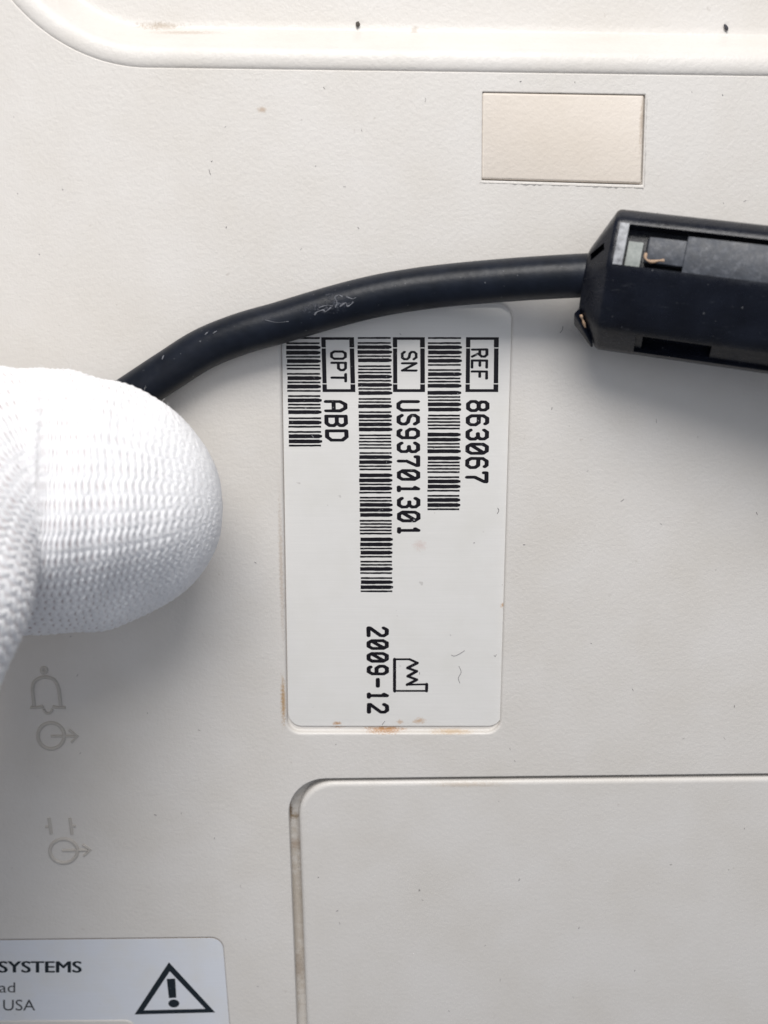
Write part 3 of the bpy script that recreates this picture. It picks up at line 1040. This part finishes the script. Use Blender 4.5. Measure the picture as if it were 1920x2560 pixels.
me.vertices.add(len(vs)); me.vertices.foreach_set('co', vs.astype(np.float32).ravel())
me.loops.add(nl)
me.loops.foreach_set('vertex_index', np.concatenate([fs.ravel()] + [np.array(e) for e in extra]).astype(np.int32))
starts = np.concatenate([np.arange(len(fs)) * 4, len(fs) * 4 + np.concatenate([[0], np.cumsum([len(e) for e in extra])[:-1]])]).astype(np.int32)
me.polygons.add(len(starts))
me.polygons.foreach_set('loop_start', starts)
me.update(calc_edges=True)
me.validate()
bmn = bmesh.new(); bmn.from_mesh(me); bmesh.ops.recalc_face_normals(bmn, faces=bmn.faces); bmn.to_mesh(me); bmn.free()
me.polygons.foreach_set('use_smooth', [True] * len(me.polygons))
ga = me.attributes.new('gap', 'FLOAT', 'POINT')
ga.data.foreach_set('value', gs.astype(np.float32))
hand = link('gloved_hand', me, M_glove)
hand['label'] = 'bent thumb in a white knitted cotton glove pressing down the black cable'
hand['category'] = 'hand'

# loose cotton fibres standing off the knit
bm = bmesh.new()
nv = hand_parts[0][0]
nM, nN = hand_parts[0][3], hand_parts[0][4]
mid = nv.reshape(nM, nN, 3).mean(axis=1)
for k in range(900):
    i = int(random.uniform(0.0, 0.42) * nM)
    j = random.randrange(nN)
    p = Vector(nv[i * nN + j])
    out = (p - Vector(mid[min(i + 40, nM - 1)])).normalized()
    d = (out * random.uniform(0.15, 0.7) + Vector((random.uniform(-1, 1), random.uniform(-1, 1), random.uniform(-1, 1)))).normalized()
    ln = random.uniform(0.2, 0.75)
    q = [p - out * 0.03, p + d * ln * 0.5 + out * 0.05, p + d * ln + Vector((random.uniform(-0.12, 0.12), random.uniform(-0.12, 0.12), random.uniform(-0.1, 0.1)))]
    side = d.cross(Vector((0.3, 0.2, 1))).normalized() * 0.011
    up2 = d.cross(side).normalized() * 0.011
    rows = [[bm.verts.new(a + b) for b in (side, -side * 0.5 + up2, -side * 0.5 - up2)] for a in q]
    for A, B in zip(rows, rows[1:]):
        bridge(bm, A, B)
fz = from_bm('cotton_fuzz', bm, M_glove, hand, sharp=0)
fz['kind'] = 'stuff'

# ------------------------------------------------------------------ crumbs and lint
def crumb(px, py, z, rx, ry, rz, rot, label, col):
    bm = bmesh.new()
    bmesh.ops.create_icosphere(bm, subdivisions=2, radius=1.0)
    for v in bm.verts:
        v.co *= random.uniform(0.72, 1.15)
        v.co = Vector((v.co.x * rx, v.co.y * ry, v.co.z * rz))
    bmesh.ops.rotate(bm, verts=bm.verts, cent=(0, 0, 0), matrix=Matrix.Rotation(rot, 3, 'Z'))
    p = P(px, py, z)
    bmesh.ops.translate(bm, verts=bm.verts, vec=p)
    m = NT('dark_grit'); m.set(Base_Color=col, Roughness=0.8)
    o = from_bm('dirt_crumb', bm, m.m, None, sharp=0)
    o['label'] = label; o['category'] = 'crumb'; o['group'] = 'dark crumbs in the recess'
crumb(894, 60, -3.72, 0.22, 0.26, 0.18, 0.3, 'dark crumb in the top recess, left of the other one', (0.07, 0.06, 0.05))
crumb(1815, 68, -3.70, 0.16, 0.34, 0.15, 0.6, 'elongated grey crumb in the top recess, near the right edge', (0.06, 0.06, 0.07))

M_lint = NT('grey_lint'); M_lint.set(Base_Color=(0.16, 0.15, 0.16), Roughness=0.9); M_lint = M_lint.m
bm = bmesh.new()
def fibre(pts, r):
    path = [Vector(p) for p in smooth_path(pts, 5)]
    rows = []
    for i, p in enumerate(path):
        t = (path[min(i + 1, len(path) - 1)] - path[max(i - 1, 0)]).normalized()
        b = t.cross(Vector((0, 0, 1))).normalized(); n = b.cross(t)
        rows.append([bm.verts.new(p + (b * math.cos(a) + n * math.sin(a)) * r) for a in (0, 2.1, 4.2)])
    for A, B in zip(rows, rows[1:]):
        bridge(bm, A, B)
fibre([tuple(P(x, y, ZL + 0.03)) for x, y in ((1147, 1665), (1153, 1680), (1146, 1695), (1150, 1708))], 0.025)
fibre([tuple(P(x, y, ZL + 0.03)) for x, y in ((1162, 1626), (1150, 1634), (1136, 1640), (1128, 1637))], 0.02)
fibre([tuple(P(x, y, ZL + 0.03)) for x, y in ((1243, 1284), (1247, 1276), (1244, 1270))], 0.03)
fibre([tuple(P(x, y, ZL + 0.03)) for x, y in ((1235, 1638), (1238, 1641), (1241, 1636))], 0.025)
fibre([tuple(P(x, y, 0.03)) for x, y in ((1400, 832), (1406, 824), (1407, 815))], 0.025)
fibre([tuple(P(x, y, ZL + 0.03)) for x, y in ((955, 1812), (962, 1803))], 0.025)
inside = lambda x, y: 715 < x < 1250 and 780 < y < 1800
nfl = 0
while nfl < 85:
    x, y = random.uniform(0, 1920), random.uniform(200, 2540)
    if (690 < x < 1300 and 740 < y < 1860) and not inside(x, y):
        continue
    if (y > 1900 and 700 < x < 790) or (y > 1920 and y < 1970) or (1190 < x < 1625 and 215 < y < 480) or (y > 2330 and x < 600):
        continue
    z = ZL if inside(x, y) else (-0.02 if (y > 1970 and x > 790) else 0.0)
    ln = random.uniform(1, 3.5) if random.random() < 0.95 else random.uniform(4, 7)
    a = random.uniform(0, math.pi)
    fibre([tuple(P(x + ln * math.cos(a) * t, y + ln * math.sin(a) * t + math.sin(t * 3 + a) * ln * 0.15, z + 0.02)) for t in (-1, 0, 1)], random.uniform(0.012, 0.035))
    nfl += 1
lint = from_bm('dust_specks', bm, M_lint, None, sharp=0)
lint['label'] = 'scattered dust specks and lint fibres on the cream plastic and label'
lint['category'] = 'dust'
lint['kind'] = 'stuff'
